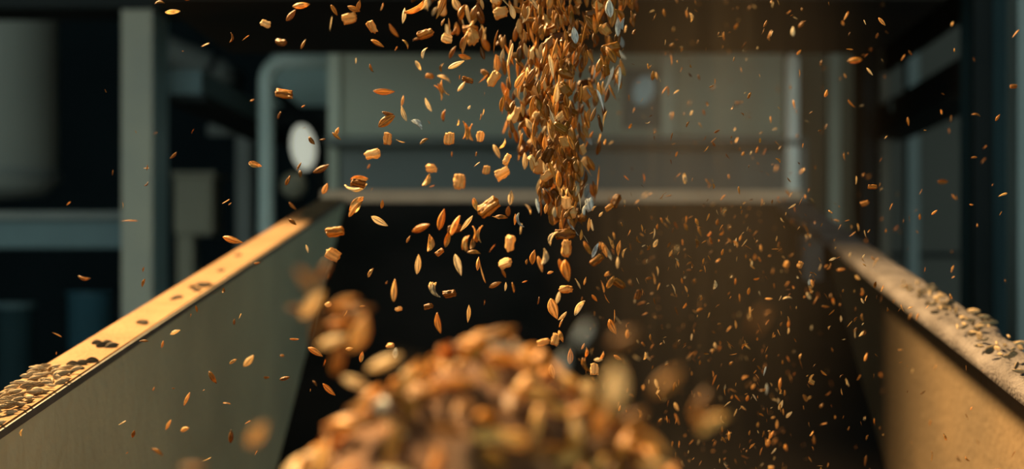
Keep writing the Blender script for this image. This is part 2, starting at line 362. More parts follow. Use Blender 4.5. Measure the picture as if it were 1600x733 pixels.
tube('cap_stem', M['black'], [P(462, 300, 2.64), (P(462, 0, 2.64).x, 2.64, 0)], 0.012, t, 12)

# ------------------------------------------------------------------ rear machine
t = empty('rear_machine', P(870, 200, 2.3), 'large grey green machine cabinet behind the chute, upper part overhanging the lower', 'machine'); t.location.z = 0
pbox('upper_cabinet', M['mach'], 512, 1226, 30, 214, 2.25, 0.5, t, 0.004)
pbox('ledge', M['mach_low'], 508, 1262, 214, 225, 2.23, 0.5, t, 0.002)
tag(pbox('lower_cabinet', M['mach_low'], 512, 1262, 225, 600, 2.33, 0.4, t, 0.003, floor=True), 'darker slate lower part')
tag(pbox('corner_trim', M['mach_strip'], 512, 531, 84, 213, 2.238, 0.012, t, 0.001), 'paler vertical trim at the left end')
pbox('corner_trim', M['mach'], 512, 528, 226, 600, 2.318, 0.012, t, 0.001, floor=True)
tag(pbox('seam_strip', M['mach_strip'], 1033, 1054, 84, 213, 2.24, 0.010, t, 0.001), 'paler vertical seam strip')
tag(pbox('inspection_window', M['mach_low'], 974, 1030, 108, 200, 2.243, 0.007, t, 0.001), 'dark inspection window')
w = t
g = ellipsoid('blob', M['blob'], P(1006, 141, 2.235), 0.017, 0.008, 0.024, t, 0.35); tag(g, 'pale blue faintly glowing gauge')
# pale post
t = empty('pale_pipe', P(1238, 290, 2.15), 'bright pale mint upright pipe with a rounded top behind the right rear corner', 'pipe'); t.location.z = 0
x = P(1238, 0, 2.15).x; zt = P(0, 84, 2.15).z
tube('pipe_body', M['pale_post'], [(x, 2.15, 0), (x, 2.15, zt - 0.009), (x, 2.15, zt - 0.004), (x, 2.15, zt)], 0.0102, t, 24, [1, 1, 0.8, 0.45])
tube('pipe_collar', M['mach_low'], [(x, 2.15, P(0, 228, 2.15).z), (x, 2.15, P(0, 219, 2.15).z)], 0.0125, t, 24)

# ------------------------------------------------------------------ background, right
t = tag(pbox('wall_panel', M['olive'], 1240, 1352, 20, 600, 2.95, 0.03, floor=True), 'dull olive sheet panel between the pale pipe and the dark pillar', 'panel')
def post(name, m, px0, px1, py0, Y, d, label, cat='post', cap=None):
    r = empty(name, P((px0 + px1) / 2, 400, Y), label, cat); r.location.z = 0
    pbox('post_body', m, px0, px1, py0, 600, Y, d, r, 0.002, floor=True)
    a, b = P(px0, 0, Y), P(px1, 0, Y)
    box('foot_plate', m, a.x - 0.02, b.x + 0.02, Y - 0.02, Y + d + 0.02, 0, 0.01, r, 0.001)
    return r
post('square_post', M['post_r'], 1294, 1314, 40, 2.5, 0.03, 'grey sage square post just right of the bright pale pipe')
post('dark_gap_infill', M['black'], 1346, 1376, -60, 2.6, 0.08, 'near black pillar for the dark gap between the sage post and the brown post', 'infill')  # black upright added to draw the dark gap between the posts
post('square_post', M['brown_post'], 1376, 1391, 60, 2.58, 0.03, 'dim brown narrow post right beside the black pillar')
post('square_post', M['slate_post'], 1418, 1437, 78, 2.62, 0.04, 'slate blue post crossed by the dark sloping beam')
t = empty('side_wall_panel', P(1480, 300, 3.0), 'dark slate sheet panel filling the gap left of the teal column', 'panel'); t.location.z = 0
pbox('panel_sheet', M['side_panel'], 1391, 1600, 10, 600, 2.95, 0.02, t, 0.001, floor=True)
pbox('panel_rail', M['black'], 1391, 1600, 395, 402, 2.94, 0.01, t, 0.001)
depth_beam('side_beam', M['housing'], 0.556, 0.60, CZ + 0.283, CZ + 0.333, 1.66, 2.62, 'dark sloping beam receding from the teal column to the slate post', M['black'])
depth_beam('side_beam', M['housing'], 0.560, 0.572, CZ + 0.390, CZ + 0.46, 1.66, 2.62, 'brown black topmost beam receding from the teal column at upper right')
t = empty('beam_joint', P(1404, 166, 2.5), 'round dark blue joint where the right sloping beam ends', 'joint')
tube('joint_barrel', M['slate_post'], [P(1404, 166, 2.48), P(1404, 166, 2.54)], 0.016, t)
tube('joint_arm', M['black'], [P(1404, 166, 2.54), P(1425, 164, 2.6)], 0.010, t, 10)
t = empty('steel_column', P(1560, 400, 1.6), 'wide deep teal column at the right edge', 'column'); t.location.z = 0
a, b = P(1522, 0, 1.6), P(1586, 0, 1.6)
box('column_face', M['teal_deep'], a.x, b.x, 1.60, 1.66, 0, 4.0, t, 0.002)
box('column_flange', M['black'], a.x - 0.004, a.x + 0.016, 1.585, 1.60, 0, 4.0, t, 0.001)
box('column_rib', M['teal_deep'], a.x + 0.016, a.x + 0.022, 1.58, 1.60, 0, 4.0, t, 0.001)
post('square_post', M['slate_post'], 1590, 1625, -200, 1.5, 0.04, 'slate post cut off by the right edge, beside the teal column')

# ------------------------------------------------------------------ grain shapes (unit length along Z)
def ring_body(prof, seg, shape, bend=0.0, twist=0.0):
    """prof: (t, radius) along z; shape(theta, t) scales the radius"""
    bm = bmesh.new(); rings = []
    for t, r in prof:
        ring = []
        for k in range(seg):
            th = 2 * math.pi * k / seg; x, y = shape(th, t)
            tw = twist * t; xx = x * r * math.cos(tw) - y * r * math.sin(tw); yy = x * r * math.sin(tw) + y * r * math.cos(tw)
            ring.append(bm.verts.new((xx + bend * (t * t - 0.12), yy, t)))
        rings.append(ring)
    for a, b in zip(rings, rings[1:]):
        for k in range(seg): bm.faces.new((a[k], a[(k + 1) % seg], b[(k + 1) % seg], b[k]))
    bm.faces.new(rings[0]); bm.faces.new(rings[-1][::-1])
    return bm

def kernel(w, d, bend, tip, m, seg=28, n=15, rib=0.085):
    prof = []
    for i in range(n + 1):
        t = -0.5 + i / n; u = i / n
        r = (math.sin(math.pi * u ** tip) ** 0.85) if 0 < u < 1 else 0.0
        prof.append((t, max(r, 0.035) * 0.5))
    def shape(th, t):
        s = 1 - 0.42 * math.exp(-((math.atan2(math.sin(th + math.pi / 2), math.cos(th + math.pi / 2))) / 0.28) ** 2)   # crease
        s *= 1 + rib * math.cos(7 * th)
        return (w * math.cos(th) * s, d * math.sin(th) * s)
    return mesh_from(ring_body(prof, seg, shape, bend), 'grain_mesh', m, True)

def husk(w, curl, bend, m, n=12, k=8, thick=0.035):
    """a boat shaped open husk: a curved shell with two skins"""
    bm = bmesh.new(); sk = []
    for s in (0, 1):
        rows = []
        for i in range(n + 1):
            u = i / n; wd = w * (math.sin(math.pi * min(0.985, max(0.015, u ** 0.85))) ** 0.8)
            row = []
            for j in range(k + 1):
                v = -1 + 2 * j / k; a = v * curl
                x = wd * 0.5 * math.sin(a) / math.sin(min(curl, 1.5)); y = wd * 0.5 * (1 - math.cos(a)) * 1.3 + s * thick
                y += 0.012 * math.cos(9 * v)
                row.append(bm.verts.new((x, y + bend * ((u - 0.5) ** 2) * 2.0, u - 0.5)))
            rows.append(row)
        sk.append(rows)
    for s, rows in enumerate(sk):
        for a, b in zip(rows, rows[1:]):
            for j in range(k): bm.faces.new((a[j], a[j + 1], b[j + 1], b[j]) if s else (a[j], b[j], b[j + 1], a[j + 1]))
    A, B = sk
    for i in range(n):
        bm.faces.new((A[i][0], A[i + 1][0], B[i + 1][0], B[i][0])); bm.faces.new((A[i][k], B[i][k], B[i + 1][k], A[i + 1][k]))
    for j in range(k):
        bm.faces.new((A[0][j], B[0][j], B[0][j + 1], A[0][j + 1])); bm.faces.new((A[n][j], A[n][j + 1], B[n][j + 1], B[n][j]))
    return mesh_from(bm, 'husk_mesh', m, True)

def chunk(w, d, m, seed):
    """a crushed or cut piece of grain: blocky, ribbed, torn ends"""
    r = random.Random(seed); bm = bmesh.new()
    bmesh.ops.create_cube(bm, size=1.0); bmesh.ops.subdivide_edges(bm, edges=bm.edges[:], cuts=7, use_grid_fill=True)
    for v in bm.verts:
        p = v.co; q = Vector((p.x, p.y, p.z))
        L = max(abs(q.x), abs(q.y), abs(q.z)); sph = q.normalized() * 0.62 if q.length > 0 else q
        q = q.lerp(sph, 0.42)
        g = 1 + 0.13 * math.cos(q.x * 19 + seed + q.z * 1.5) * (1 if abs(p.y) > 0.4 else 0.4)
        n = noise.noise(q * 3.1 + Vector((seed * 3.3, 0, 0))) * 0.30 + noise.noise(q * 8 + Vector((0, seed, 0))) * 0.12
        q = q * (1 + n); q.y *= g
        v.co = Vector((q.x * w + q.z * 0.12 * (r.random() * 0 + math.sin(seed)), q.y * d, q.z))
    return mesh_from(bm, 'chunk_mesh', m, True)

def sliver(w, bend, m, bulge=0.3):
    n = 9; prof = [(-0.5 + i / n, 0.5 * max(0.06, math.sin(math.pi * (i / n) ** 1.5) ** (1.0 - bulge))) for i in range(n + 1)]
    return mesh_from(ring_body(prof, 8, lambda th, t: (w * math.cos(th), w * 0.5 * math.sin(th)), bend), 'sliver_mesh', m, True)

SH = {}
for key in ('grain', 'pale', 'brown', 'grey'):
    SH['k', key] = [kernel(0.30, 0.24, 0.12, 0.9, M[key]), kernel(0.35, 0.26, -0.10, 0.8, M[key]),
                    kernel(0.27, 0.22, 0.25, 1.05, M[key]), kernel(0.42, 0.32, 0.16, 0.85, M[key], rib=0.10)]
    SH['h', key] = [husk(0.40, 1.15, 0.25, M[key]), husk(0.48, 0.9, -0.35, M[key]), husk(0.34, 1.35, 0.5, M[key])]
    SH['s', key] = [sliver(0.16, 0.2, M[key]), sliver(0.12, -0.3, M[key]), sliver(0.22, 0.1, M[key], 0.5)]
    SH['f', key] = SH['h', key]
SH['c', 'grain'] = [chunk(0.72, 0.5, M['chip'], s) for s in (1, 2, 5)]
SH['c', 'pale'] = [chunk(0.74, 0.45, M['chip'], s) for s in (3, 4, 8)]
SH['c', 'brown'] = [chunk(0.6, 0.45, M['brown'], s) for s in (6, 7)]
SH['c', 'grey'] = [chunk(0.7, 0.4, M['grey'], 9)]
NAME = {'k': 'grain_kernel', 'h': 'grain_husk', 's': 'straw_sliver', 'c': 'crushed_grain', 'f': 'split_grain'}
CAT = {'k': 'grain', 'h': 'husk', 's': 'chaff', 'c': 'grain piece', 'f': 'split grain'}
TONE = {'grain': 'golden', 'pale': 'pale cream', 'brown': 'dark amber', 'grey': 'silvery grey'}

def quat(ang, tilt, roll):
    a = math.radians(ang); t = math.radians(tilt)
    d = Vector((math.cos(a) * math.cos(t), math.sin(t), math.sin(a) * math.cos(t)))
    return d.to_track_quat('Z', 'Y') @ Quaternion((0, 0, 1), roll)

def piece(typ, tone, loc, length, q, parent=None, me=None, r=rnd):
    """places one piece; a split grain is an Empty with two husk children and a kernel"""
    if typ == 'f':
        e = bpy.data.objects.new(NAME['f'], None); COL.objects.link(e); e.empty_display_size = 0.003
        e.location = loc; e.rotation_mode = 'QUATERNION'; e.rotation_quaternion = q; e.scale = (length,) * 3
        for s, a in ((1, 0.32), (-1, 0.38)):
            o = bpy.data.objects.new('husk', r.choice(SH['h', tone])); COL.objects.link(o); o.parent = e
            o.location = (0.13 * s, 0.0, 0.04 * s); o.rotation_euler = (0, a * s, 1.57 * s); o.scale = (0.9, 0.9, 0.95)
        o = bpy.data.objects.new('kernel', r.choice(SH['k', tone])); COL.objects.link(o); o.parent = e
        o.location = (0, 0.02, -0.12); o.scale = (0.7, 0.7, 0.68)
        return e
    o = bpy.data.objects.new(NAME[typ], me or r.choice(SH[typ, tone])); COL.objects.link(o)
    o.location = loc; o.rotation_mode = 'QUATERNION'; o.rotation_quaternion = q; o.scale = (length,) * 3
    if typ == 'c': o.scale = (length * 0.85,) * 3
    return o

def merged(name, items, mats, label, cat, group=None):
    """many placed pieces as ONE mesh: items = (mesh, matrix)"""
    verts, faces, mi = [], [], []
    cache = {}
    for me, mw in items:
        if me.name not in cache:
            cache[me.name] = ([v.co.copy() for v in me.vertices], [tuple(p.vertices) for p in me.polygons], me.materials[0])
        vs, fs, m = cache[me.name]; b = len(verts)
        verts += [mw @ v for v in vs]; faces += [tuple(i + b for i in f) for f in fs]; mi += [mats.index(m)] * len(fs)
    me = bpy.data.meshes.new(name); me.from_pydata(verts, [], faces)
    for m in mats: me.materials.append(m)
    me.polygons.foreach_set('material_index', mi); me.polygons.foreach_set('use_smooth', [True] * len(faces)); me.update()
    o = link(name, me); return tag(o, label, cat, group, 'stuff')

# ------------------------------------------------------------------ grain in mid-air, one entry per piece the photo shows
# x y length angle shape tone ; shape k kernel, h husk, s sliver, c chunk, f split ; tone g golden p pale b brown y grey
AIR = """
471 9 26 10 h g;455 24 22 50 k b;522 16 18 -60 k b;517 37 22 80 s p;546 29 22 5 c g;553 14 20 -20 k b;560 9 18 70 k b;597 11 14 75 s g
581 42 20 -70 c p;590 68 24 -30 k g;615 48 24 -55 k b;631 25 27 85 k p;653 18 36 35 h g;661 8 22 50 k p;637 67 17 -60 h b;665 53 24 20 c b
651 61 13 10 k b;659 81 20 70 h p;698 60 18 -15 c p;710 48 16 60 h b;734 46 24 0 c b;707 82 22 60 k b;720 67 18 75 h b;692 35 14 70 k b
619 76 8 60 s g;474 69 17 65 k b;439 66 18 -10 c b;556 95 10 85 k p;578 108 14 -65 h b;652 103 17 -60 h p;671 119 13 -10 c b;690 105 14 75 h b
713 101 27 25 k p;697 119 22 -30 h p;731 125 17 -20 c b;721 135 20 55 k p;727 88 20 -15 h b;718 121 8 85 k g;600 143 32 0 k g;690 141 26 -62 f g
669 164 23 -65 k p;629 158 18 80 k g;631 178 26 -70 k p;604 189 30 35 k b;606 180 18 -10 h b;606 217 18 80 c g;653 194 22 -40 h y;626 221 16 -20 s g
661 218 16 35 h b;690 180 18 80 h b;733 168 8 60 k p;670 191 7 -60 s g;755 176 12 75 s p;751 183 12 78 s g;757 147 7 85 s g;702 217 20 85 c p
731 205 28 85 f g;718 192 11 80 h p;751 213 16 80 c g;761 117 26 -40 f b;755 123 20 45 s g;582 241 24 8 c g;576 260 9 65 k g;526 213 18 -40 k b
527 205 13 75 k g;487 220 16 -50 k b;504 218 10 10 k b;502 264 28 25 k b;467 260 15 65 k b;469 272 13 -80 k b;450 282 18 60 k b;508 295 18 65 k g
563 280 28 0 h g;556 294 34 2 h p;560 287 22 -12 c b;706 241 9 85 k g;744 241 8 80 k b;745 257 12 40 s p;760 266 14 80 c p;776 237 23 -65 k p;789 227 18 60 h p
792 249 18 65 c p;785 271 23 30 c p;674 263 17 5 c p;667 282 21 60 h g;675 291 9 20 s g;718 284 24 80 c p;444 147 26 -5 c b;454 152 12 -30 k b
474 166 7 30 k g;436 180 12 70 f b;581 296 6 60 s g;270 16 22 5 h p;249 1 16 0 h b;294 1 12 10 h b;415 37 16 -20 c g;362 59 15 80 h b
384 59 13 40 s g;321 70 14 20 s g;286 80 3 0 k g;398 257 20 -15 h g;271 243 16 40 k b;353 315 14 30 s g;359 319 7 35 s g;203 345 24 0 s g
457 322 15 -45 k b;457 347 15 -35 k b;394 157 8 20 k b;176 270 9 75 s g;107 318 8 40 s g;230 262 9 80 k b;229 288 8 50 h b;229 263 9 0 s b
165 142 7 -60 s g;192 321 10 85 s g;301 205 8 60 s g;243 208 7 20 s g;212 206 6 -60 s g
364 375 32 -15 k g;224 442 15 65 k b;224 421 9 70 k b;130 438 19 -10 h b;89 523 16 -25 s g;274 519 16 25 k p;254 538 13 70 k g;225 533 14 0 k b
88 552 5 80 k g;366 503 10 85 k b;375 494 9 65 s p;307 483 12 -85 k b;298 493 6 80 s g;349 454 9 85 h b;389 564 22 50 k p;363 564 14 30 h g
292 624 23 65 k g;263 664 18 60 k g;289 671 15 20 k g;209 679 13 70 h b;191 661 13 30 s p;362 684 21 85 h b;444 592 17 15 h b;323 718 15 25 s p
387 660 11 30 s g;33 676 11 80 h p;240 608 7 60 k g;331 591 22 -60 h b;355 629 12 -10 h b;416 590 9 0 h b;441 556 8 0 k b;402 411 10 10 k b
480 389 13 -75 k p;519 397 21 -35 k p;493 550 26 -30 k g;514 609 26 -45 k g;460 532 14 0 h b;513 476 10 20 c g;110 695 8 40 s g;198 708 6 30 s g
18 708 6 0 k b;318 610 5 30 s g;400 708 9 65 s g;485 610 5 80 s g;271 607 5 0 k b;475 200 6 30 s g
593 346 28 -30 k p;658 356 31 20 k g;690 343 33 75 k g;729 349 31 50 k p;707 351 33 65 h g;711 358 22 10 c b;764 324 36 40 c b;744 320 21 -75 h g
745 366 27 85 f g;726 379 26 75 f g;738 381 18 80 h b;741 391 20 -5 h b;672 380 26 85 h g;638 374 13 65 k b;687 394 14 40 c b;653 413 30 85 k p
716 414 34 -75 k p;747 412 22 85 k g;754 427 32 -75 s g;616 454 34 88 k g;676 454 30 -72 f p;703 459 20 10 c b;685 505 32 -80 k g;732 490 28 85 k p
669 479 15 5 c b;623 483 10 20 c g;520 398 23 -30 c p;577 425 16 60 h g;524 362 27 8 c b;557 318 30 65 f g;552 328 26 55 k g;563 322 24 80 h p
597 319 14 80 k b;769 388 16 55 s g;798 309 24 85 k p;797 380 25 82 c g;789 412 22 20 c p;774 445 20 25 k b;787 427 16 -65 k b;790 448 14 85 k p
783 337 20 -5 h b;794 330 16 85 k b;805 343 18 85 k g;811 345 24 -70 h y;814 358 18 82 s p;757 473 9 80 s g;804 449 16 -80 h b;775 340 12 -20 s g
540 490 12 60 s g;566 479 10 10 k g;565 558 17 80 h g;546 545 12 10 k g;507 567 12 70 s g;492 599 12 -50 k b;610 540 12 10 c g;618 553 18 80 h y
513 432 9 70 k b;604 442 5 60 k b;700 372 26 75 h b;820 440 9 20 k g
833 402 22 80 k g;844 413 25 -75 k g;851 401 25 80 h p;883 343 28 85 h p;882 366 32 0 c b;885 388 26 88 c g;863 371 24 62 h p;885 423 34 -80 k g
877 417 24 -75 k g;920 351 20 85 k g;925 352 18 -80 s p;908 367 17 85 k g;915 373 16 -60 s p;927 390 24 65 h y;916 390 24 -60 h b;933 406 22 40 c b
945 391 23 -72 k g;953 395 22 -65 h p;955 379 21 -65 s g;967 388 24 82 k g;972 394 16 70 h g;965 410 20 88 k p;953 440 22 60 h g;967 443 20 -35 c b
948 428 10 50 k g;914 439 13 75 k g;903 443 19 -62 s p;884 452 20 5 c g;872 465 20 75 k p;860 426 10 20 k g;823 409 9 80 k b;829 325 17 -62 h p
843 321 22 -80 h y;853 326 16 80 k g;885 317 20 88 c p;889 331 16 70 s g;921 320 19 -80 c y;910 328 18 80 h y;962 314 22 60 c b;952 324 14 30 c b
865 483 34 -72 k g;879 494 19 45 k p;875 504 14 65 h g;903 477 28 55 h p;957 511 25 -65 k g;960 494 20 88 s g;980 522 15 85 k g;929 466 14 -50 k g
997 461 15 80 c b;1004 458 10 85 s g;849 535 20 15 c p;868 531 18 70 c g;876 524 20 -70 h g;891 557 24 88 k g;863 581 23 -78 k p;913 572 24 -70 f b
929 577 18 85 c g;919 552 16 85 h g;935 562 13 5 k p;943 557 14 65 h g;1008 557 12 80 h p;1012 558 13 -50 s p;965 559 14 -30 k g;911 541 11 65 k g
942 448 20 -75 s g;948 467 16 -60 s g;972 421 9 -60 s g;983 364 12 65 s g;997 375 12 -60 h b;1014 387 9 60 h b;1018 364 7 30 s g;1025 380 14 62 h p
1048 396 12 65 k g;1034 345 10 -70 k g;1022 435 18 -78 s g;1029 448 12 70 s g;1013 434 11 15 h b;1059 412 11 -70 k g;1089 347 12 -70 k g;1099 408 9 80 k g
1112 376 11 -75 h b;1089 380 14 -85 h b;1121 347 10 80 k b;1149 378 13 75 k p;1157 372 10 70 k g;1122 407 9 40 k g;1129 394 11 75 k g;1140 376 9 -50 k b
1117 445 14 80 h p;1189 388 11 -85 k g;1149 440 11 85 k g;1170 455 12 80 k g;1186 406 9 -60 h b;1071 356 12 -70 h b;1027 354 9 85 k g;1018 340 6 -70 s g
1339 94 24 8 h b;1359 112 15 -50 k p;1239 49 16 85 k p;1150 42 12 60 h b;1196 37 12 65 k b;1252 38 12 55 k b;1378 34 16 -45 k g;1353 87 9 45 s g
1322 25 18 60 s g;1411 90 12 55 s g;1291 146 12 75 k g;1282 98 10 70 h b;1419 190 14 -80 k b;1423 82 9 -55 h b;1522 246 10 5 k b;1584 135 11 0 c b
1526 177 13 -15 h b;1559 184 12 60 k b;1472 283 18 0 h b;1363 292 14 0 c b;1351 318 13 25 c b;1194 238 12 65 s g;1183 234 12 70 k g;1057 241 9 70 k g
1070 279 16 85 f p;1057 62 5 0 k b;1112 135 9 20 k b;1100 176 10 -70 k b;1092 121 9 -75 k b;1073 193 10 60 h b;985 197 9 60 h g;998 129 8 10 s g
1020 118 15 85 k b;1026 119 12 -80 k g;1031 124 11 -75 s p;1073 22 12 -80 k g;1080 27 14 -80 h p;1038 20 12 -80 k b;966 114 12 60 k p;1052 225 7 20 s g
1199 272 9 -50 s g;1187 220 9 80 h b;1232 282 9 -50 h b;1338 282 14 85 s p;1460 332 11 40 k g;1491 308 11 -50 k g;1518 320 7 0 k g;1539 230 9 40 s g
1301 405 14 20 k p;1296 417 12 50 h b;1340 434 11 -40 k p;1229 413 11 80 c p;1250 414 11 70 c p;1281 418 11 70 s p;1269 443 12 -80 k g;1267 455 9 -70 k g
1230 463 14 5 h p;1201 467 12 0 k g;1290 479 12 -5 k b;1302 471 12 -80 h g;1314 498 11 -85 k p;1232 506 12 85 k g;1232 517 10 80 k p;1336 522 14 -85 s p
1346 522 12 45 k p;1219 466 9 65 s p;1309 403 9 25 s g;1265 441 9 85 h y;1353 558 14 70 k g;1315 612 11 -80 s g;1324 598 13 -70 s p;1342 590 11 60 s g
1195 580 15 72 s y;1198 608 17 88 k y;1219 600 20 82 k g;1220 633 16 65 k p;1233 648 14 50 k p;1267 590 10 65 k g;1268 597 10 -30 c p;1258 622 12 -60 k b
1287 583 12 -40 k g;1214 663 15 88 k g;1205 680 14 60 k g;1175 697 12 45 k g;1139 681 15 88 k g;1162 638 10 -40 k g;1200 692 10 80 c g;1209 705 12 50 s p
1116 594 18 70 s g;1149 645 13 68 s p;1177 604 10 60 k g;1281 728 9 0 s p;1205 731 8 0 c p;1228 700 11 -80 k g;1266 718 9 -60 k b;1190 647 9 -30 h b
1057 636 14 -65 k p;1026 600 15 -72 k p;1060 598 9 85 s g;1005 538 9 -50 k g;980 610 8 80 k b;855 640 22 70 k p;838 650 20 35 k p;843 470 12 80 h b
858 622 16 70 k g;838 605 18 85 h p;870 615 12 -70 k g;922 715 14 80 h g;940 708 16 -75 s g;965 708 17 80 h p;969 712 10 -20 h p;885 690 13 -70 s g
"""
TN = {'g': 'grain', 'p': 'pale', 'b': 'brown', 'y': 'grey'}
ORD = ['first', 'second', 'third', 'fourth', 'fifth', 'sixth', 'seventh', 'eighth', 'ninth', 'tenth', 'eleventh', 'twelfth']
ORD += ['%d%s' % (i, {1: 'st', 2: 'nd', 3: 'rd'}.get(i % 10, 'th') if i > 20 else 'th') for i in range(13, 120)]

def region(x, y):
    if x < 500:
        if y < 110 and x > 240: return 'before the upper left black beams'
        if y > 735 - 0.667 * (x + 60) + 10 and y > 330: return 'before the left inner wall'
        if y > 605 - 0.588 * x - 6: return 'over the left rim'
        return 'before the left posts'
    if x < 1000:
        side = 'left of stream' if x < 775 else 'beside stream'
        if y < 87: return 'before overhead bin, ' + side
        if y < 214: return 'before upper cabinet, ' + side
        if y < 290: return 'before lower cabinet, ' + side
        if y < 312: return 'before the rear rim bar'
        if y < 520: return 'before black slope, ' + ('left part' if x < 640 else 'middle' if x < 820 else 'under stream')
        return 'low beside the heap'
    if y < 87: return 'before overhead bin, right of stream'
    if x < 1262 and y < 292: return 'before rear cabinet, right of stream'
    if x >= 1262 and y < 310 + 0.657 * (x - 1262): return 'before the right posts'
    if y < 470: return 'in the upper right dust'
    return 'in the lower right dust'

items = []
for ln in AIR.replace('\n', ';').split(';'):
    if ln.strip():
        a = ln.split(); items.append((float(a[0]), float(a[1]), float(a[2]), float(a[3]), a[4], TN[a[5]]))
def base_label(x, y, L, an, ty, tn):
    size = 'tiny' if L < 11 else 'small' if L < 17 else 'mid-sized' if L < 26 else 'large'
    an2 = (an + 90) % 180 - 90
    ori = 'upright' if abs(an2) > 68 else 'level' if abs(an2) < 22 else 'leaning right' if an2 > 0 else 'leaning left'
    return '%s %s %s %s, %s' % (size, TONE[tn], NAME[ty].replace('_', ' '), ori, region(x, y))
LAB = []
def lat(o, base, cat, group):
    LAB.append((base, o)); tag(o, base, cat, group)
ra = random.Random(5)
for i, (x, y, L, an, ty, tn) in enumerate(items):
    right = x > 985
    Y = ra.uniform(0.66, 0.84) if not right else ra.uniform(0.60, 0.92)
    o = piece(ty, tn, P(x, y, Y), L * Y / F * 1.06, quat(an, ra.uniform(-22, 22), ra.uniform(0, 6.28)), r=ra)
    lat(o, base_label(x, y, L, an, ty, tn), CAT[ty], 'single grain pieces falling through the air')

# kernels close to the lens, far out of focus
NEAR = """
487 475 60 50 k pale .36 pale tan|481 440 56 -50 k grain .30 dim tan|506 422 44 60 k brown .36 amber orange|536 474 56 20 k grain .35 golden
561 520 66 68 k grain .36 bright golden|531 505 46 10 k grain .36 dim amber|519 533 56 20 k pale .36 pale tan|495 512 60 80 k brown .33 dark brown
562 486 50 15 k brown .36 brown gold|600 566 62 25 k pale .36 pale cream|462 482 30 0 k brown .36 small rust brown|528 560 56 75 k brown .37 rust orange
556 598 50 -20 k pale .37 light cream|960 603 80 84 k pale .27 large bright cream|910 521 46 60 k grey .29 silvery blue|880 566 40 80 k grey .31 smaller silvery blue
1042 596 62 40 k brown .27 deep orange|1095 628 50 60 k brown .31 amber|1110 652 60 30 h grain .31 forked tan|1100 655 50 -30 h grain .31 curled tan
402 678 52 50 k grain .31 dull tan|1186 500 44 60 k brown .26 faint red brown|905 640 46 20 k grain .34 amber gold|900 668 46 -70 k pale .33 soft cream
975 528 52 30 k brown .27 faint brown|1010 680 60 -30 k grain .31 tan|1030 700 52 -50 k grain .30 dull tan|1022 725 50 -10 k pale .32 cream
870 610 50 60 k brown .35 rust brown|945 690 54 10 k brown .33 brown|990 655 52 35 k brown .31 dark brown|246 706 24 -30 k brown .60 rust
302 731 46 0 k brown .34 dark orange|940 660 50 60 k grain .33 golden|890 715 50 20 k grain .34 orange gold|915 700 46 -50 k brown .35 orange brown
"""
ra = random.Random(9)
for ln in NEAR.replace('\n', '|').split('|'):
    if not ln.strip(): continue
    a = ln.split(); x, y, L, an, Y = float(a[0]), float(a[1]), float(a[2]), float(a[3]), float(a[6])
    o = piece(a[4], a[5], P(x, y, Y), L * Y / F * 0.95, quat(an, ra.uniform(-15, 15), ra.uniform(0, 6.28)), r=ra)
    where = ('left of the heap' if x < 620 and y > 560 else 'before the slope edge' if x < 620 else 'right of the heap')
    if x < 450: where = 'before left inner wall'
    v = 'high' if y < 450 else 'mid height' if y < 540 else 'low' if y < 650 else 'at the bottom edge'
    lat(o, 'blurred %s %s close to lens, %s, %s' % (' '.join(a[7:]), 'kernel' if a[4] == 'k' else 'husk', where, v), 'grain', 'blurred kernels close to the lens')

# ------------------------------------------------------------------ the falling stream
ra = random.Random(21); cand = []
def env(v):
    """centre and half width in pixels of the stream at height v"""
    pts = [(-60, 858, 108), (0, 858, 100), (60, 860, 92), (120, 858, 82), (180, 864, 72), (240, 872, 58), (300, 880, 42), (345, 886, 26)]
    for (a, c0, w0), (b, c1, w1) in zip(pts, pts[1:]):
        if v <= b: t = (v - a) / (b - a); return c0 + (c1 - c0) * t, w0 + (w1 - w0) * t
    return 888, 20
while len(cand) < 1150:
    v = -60 + 410 * ra.random() ** 1.25
    c, w = env(v); g = ra.gauss(0, 0.50)
    if abs(g) > 1.25: continue
    x = c + g * w
    if v < 130 and ra.random() < 0.16: x = ra.uniform(925, 1000 - v * 0.25)
    if v < 70 and ra.random() < 0.16: x = ra.uniform(640 + v, 785)
    Y = 0.80 + ra.gauss(0, 0.045)
    u = ra.random()
    ty = 'k' if u < 0.40 else 'c' if u < 0.48 else 'h' if u < 0.74 else 's'
    dark = (x - 850) / 150  # darker husk tones towards the right put the stream's shaded side into colour
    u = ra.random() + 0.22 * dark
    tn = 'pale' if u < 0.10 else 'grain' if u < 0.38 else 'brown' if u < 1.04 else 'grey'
    L = ra.uniform(0.0055, 0.0105) * (1.0 if ty != 's' else 1.5)
    if ty == 'c': L *= 0.85
    ang = ra.gauss(90, 16) if ty != 'c' else ra.uniform(0, 180)
    cand.append((Y, ty, tn, P(x, v, Y), L, quat(ang, ra.uniform(-25, 25), ra.uniform(0, 6.28)), x, v))
for _ in range(260):                       # the stream goes on upwards, above the frame
    v = ra.uniform(-190, -60); Y = 0.80 + ra.gauss(0, 0.045); x = 858 + max(-1.2, min(1.2, ra.gauss(0, 0.5))) * 108
    cand.append((Y, 'k', ra.choice(['grain', 'brown']), P(x, v, Y), ra.uniform(0.007, 0.0105), quat(ra.gauss(90, 16), ra.uniform(-25, 25), ra.uniform(0, 6.28)), x, v))
inview = sorted([c for c in cand if c[7] > -8], key=lambda c: c[0] / c[4])
ind, rest = inview[:300], inview[300:] + [c for c in cand if c[7] <= -8]
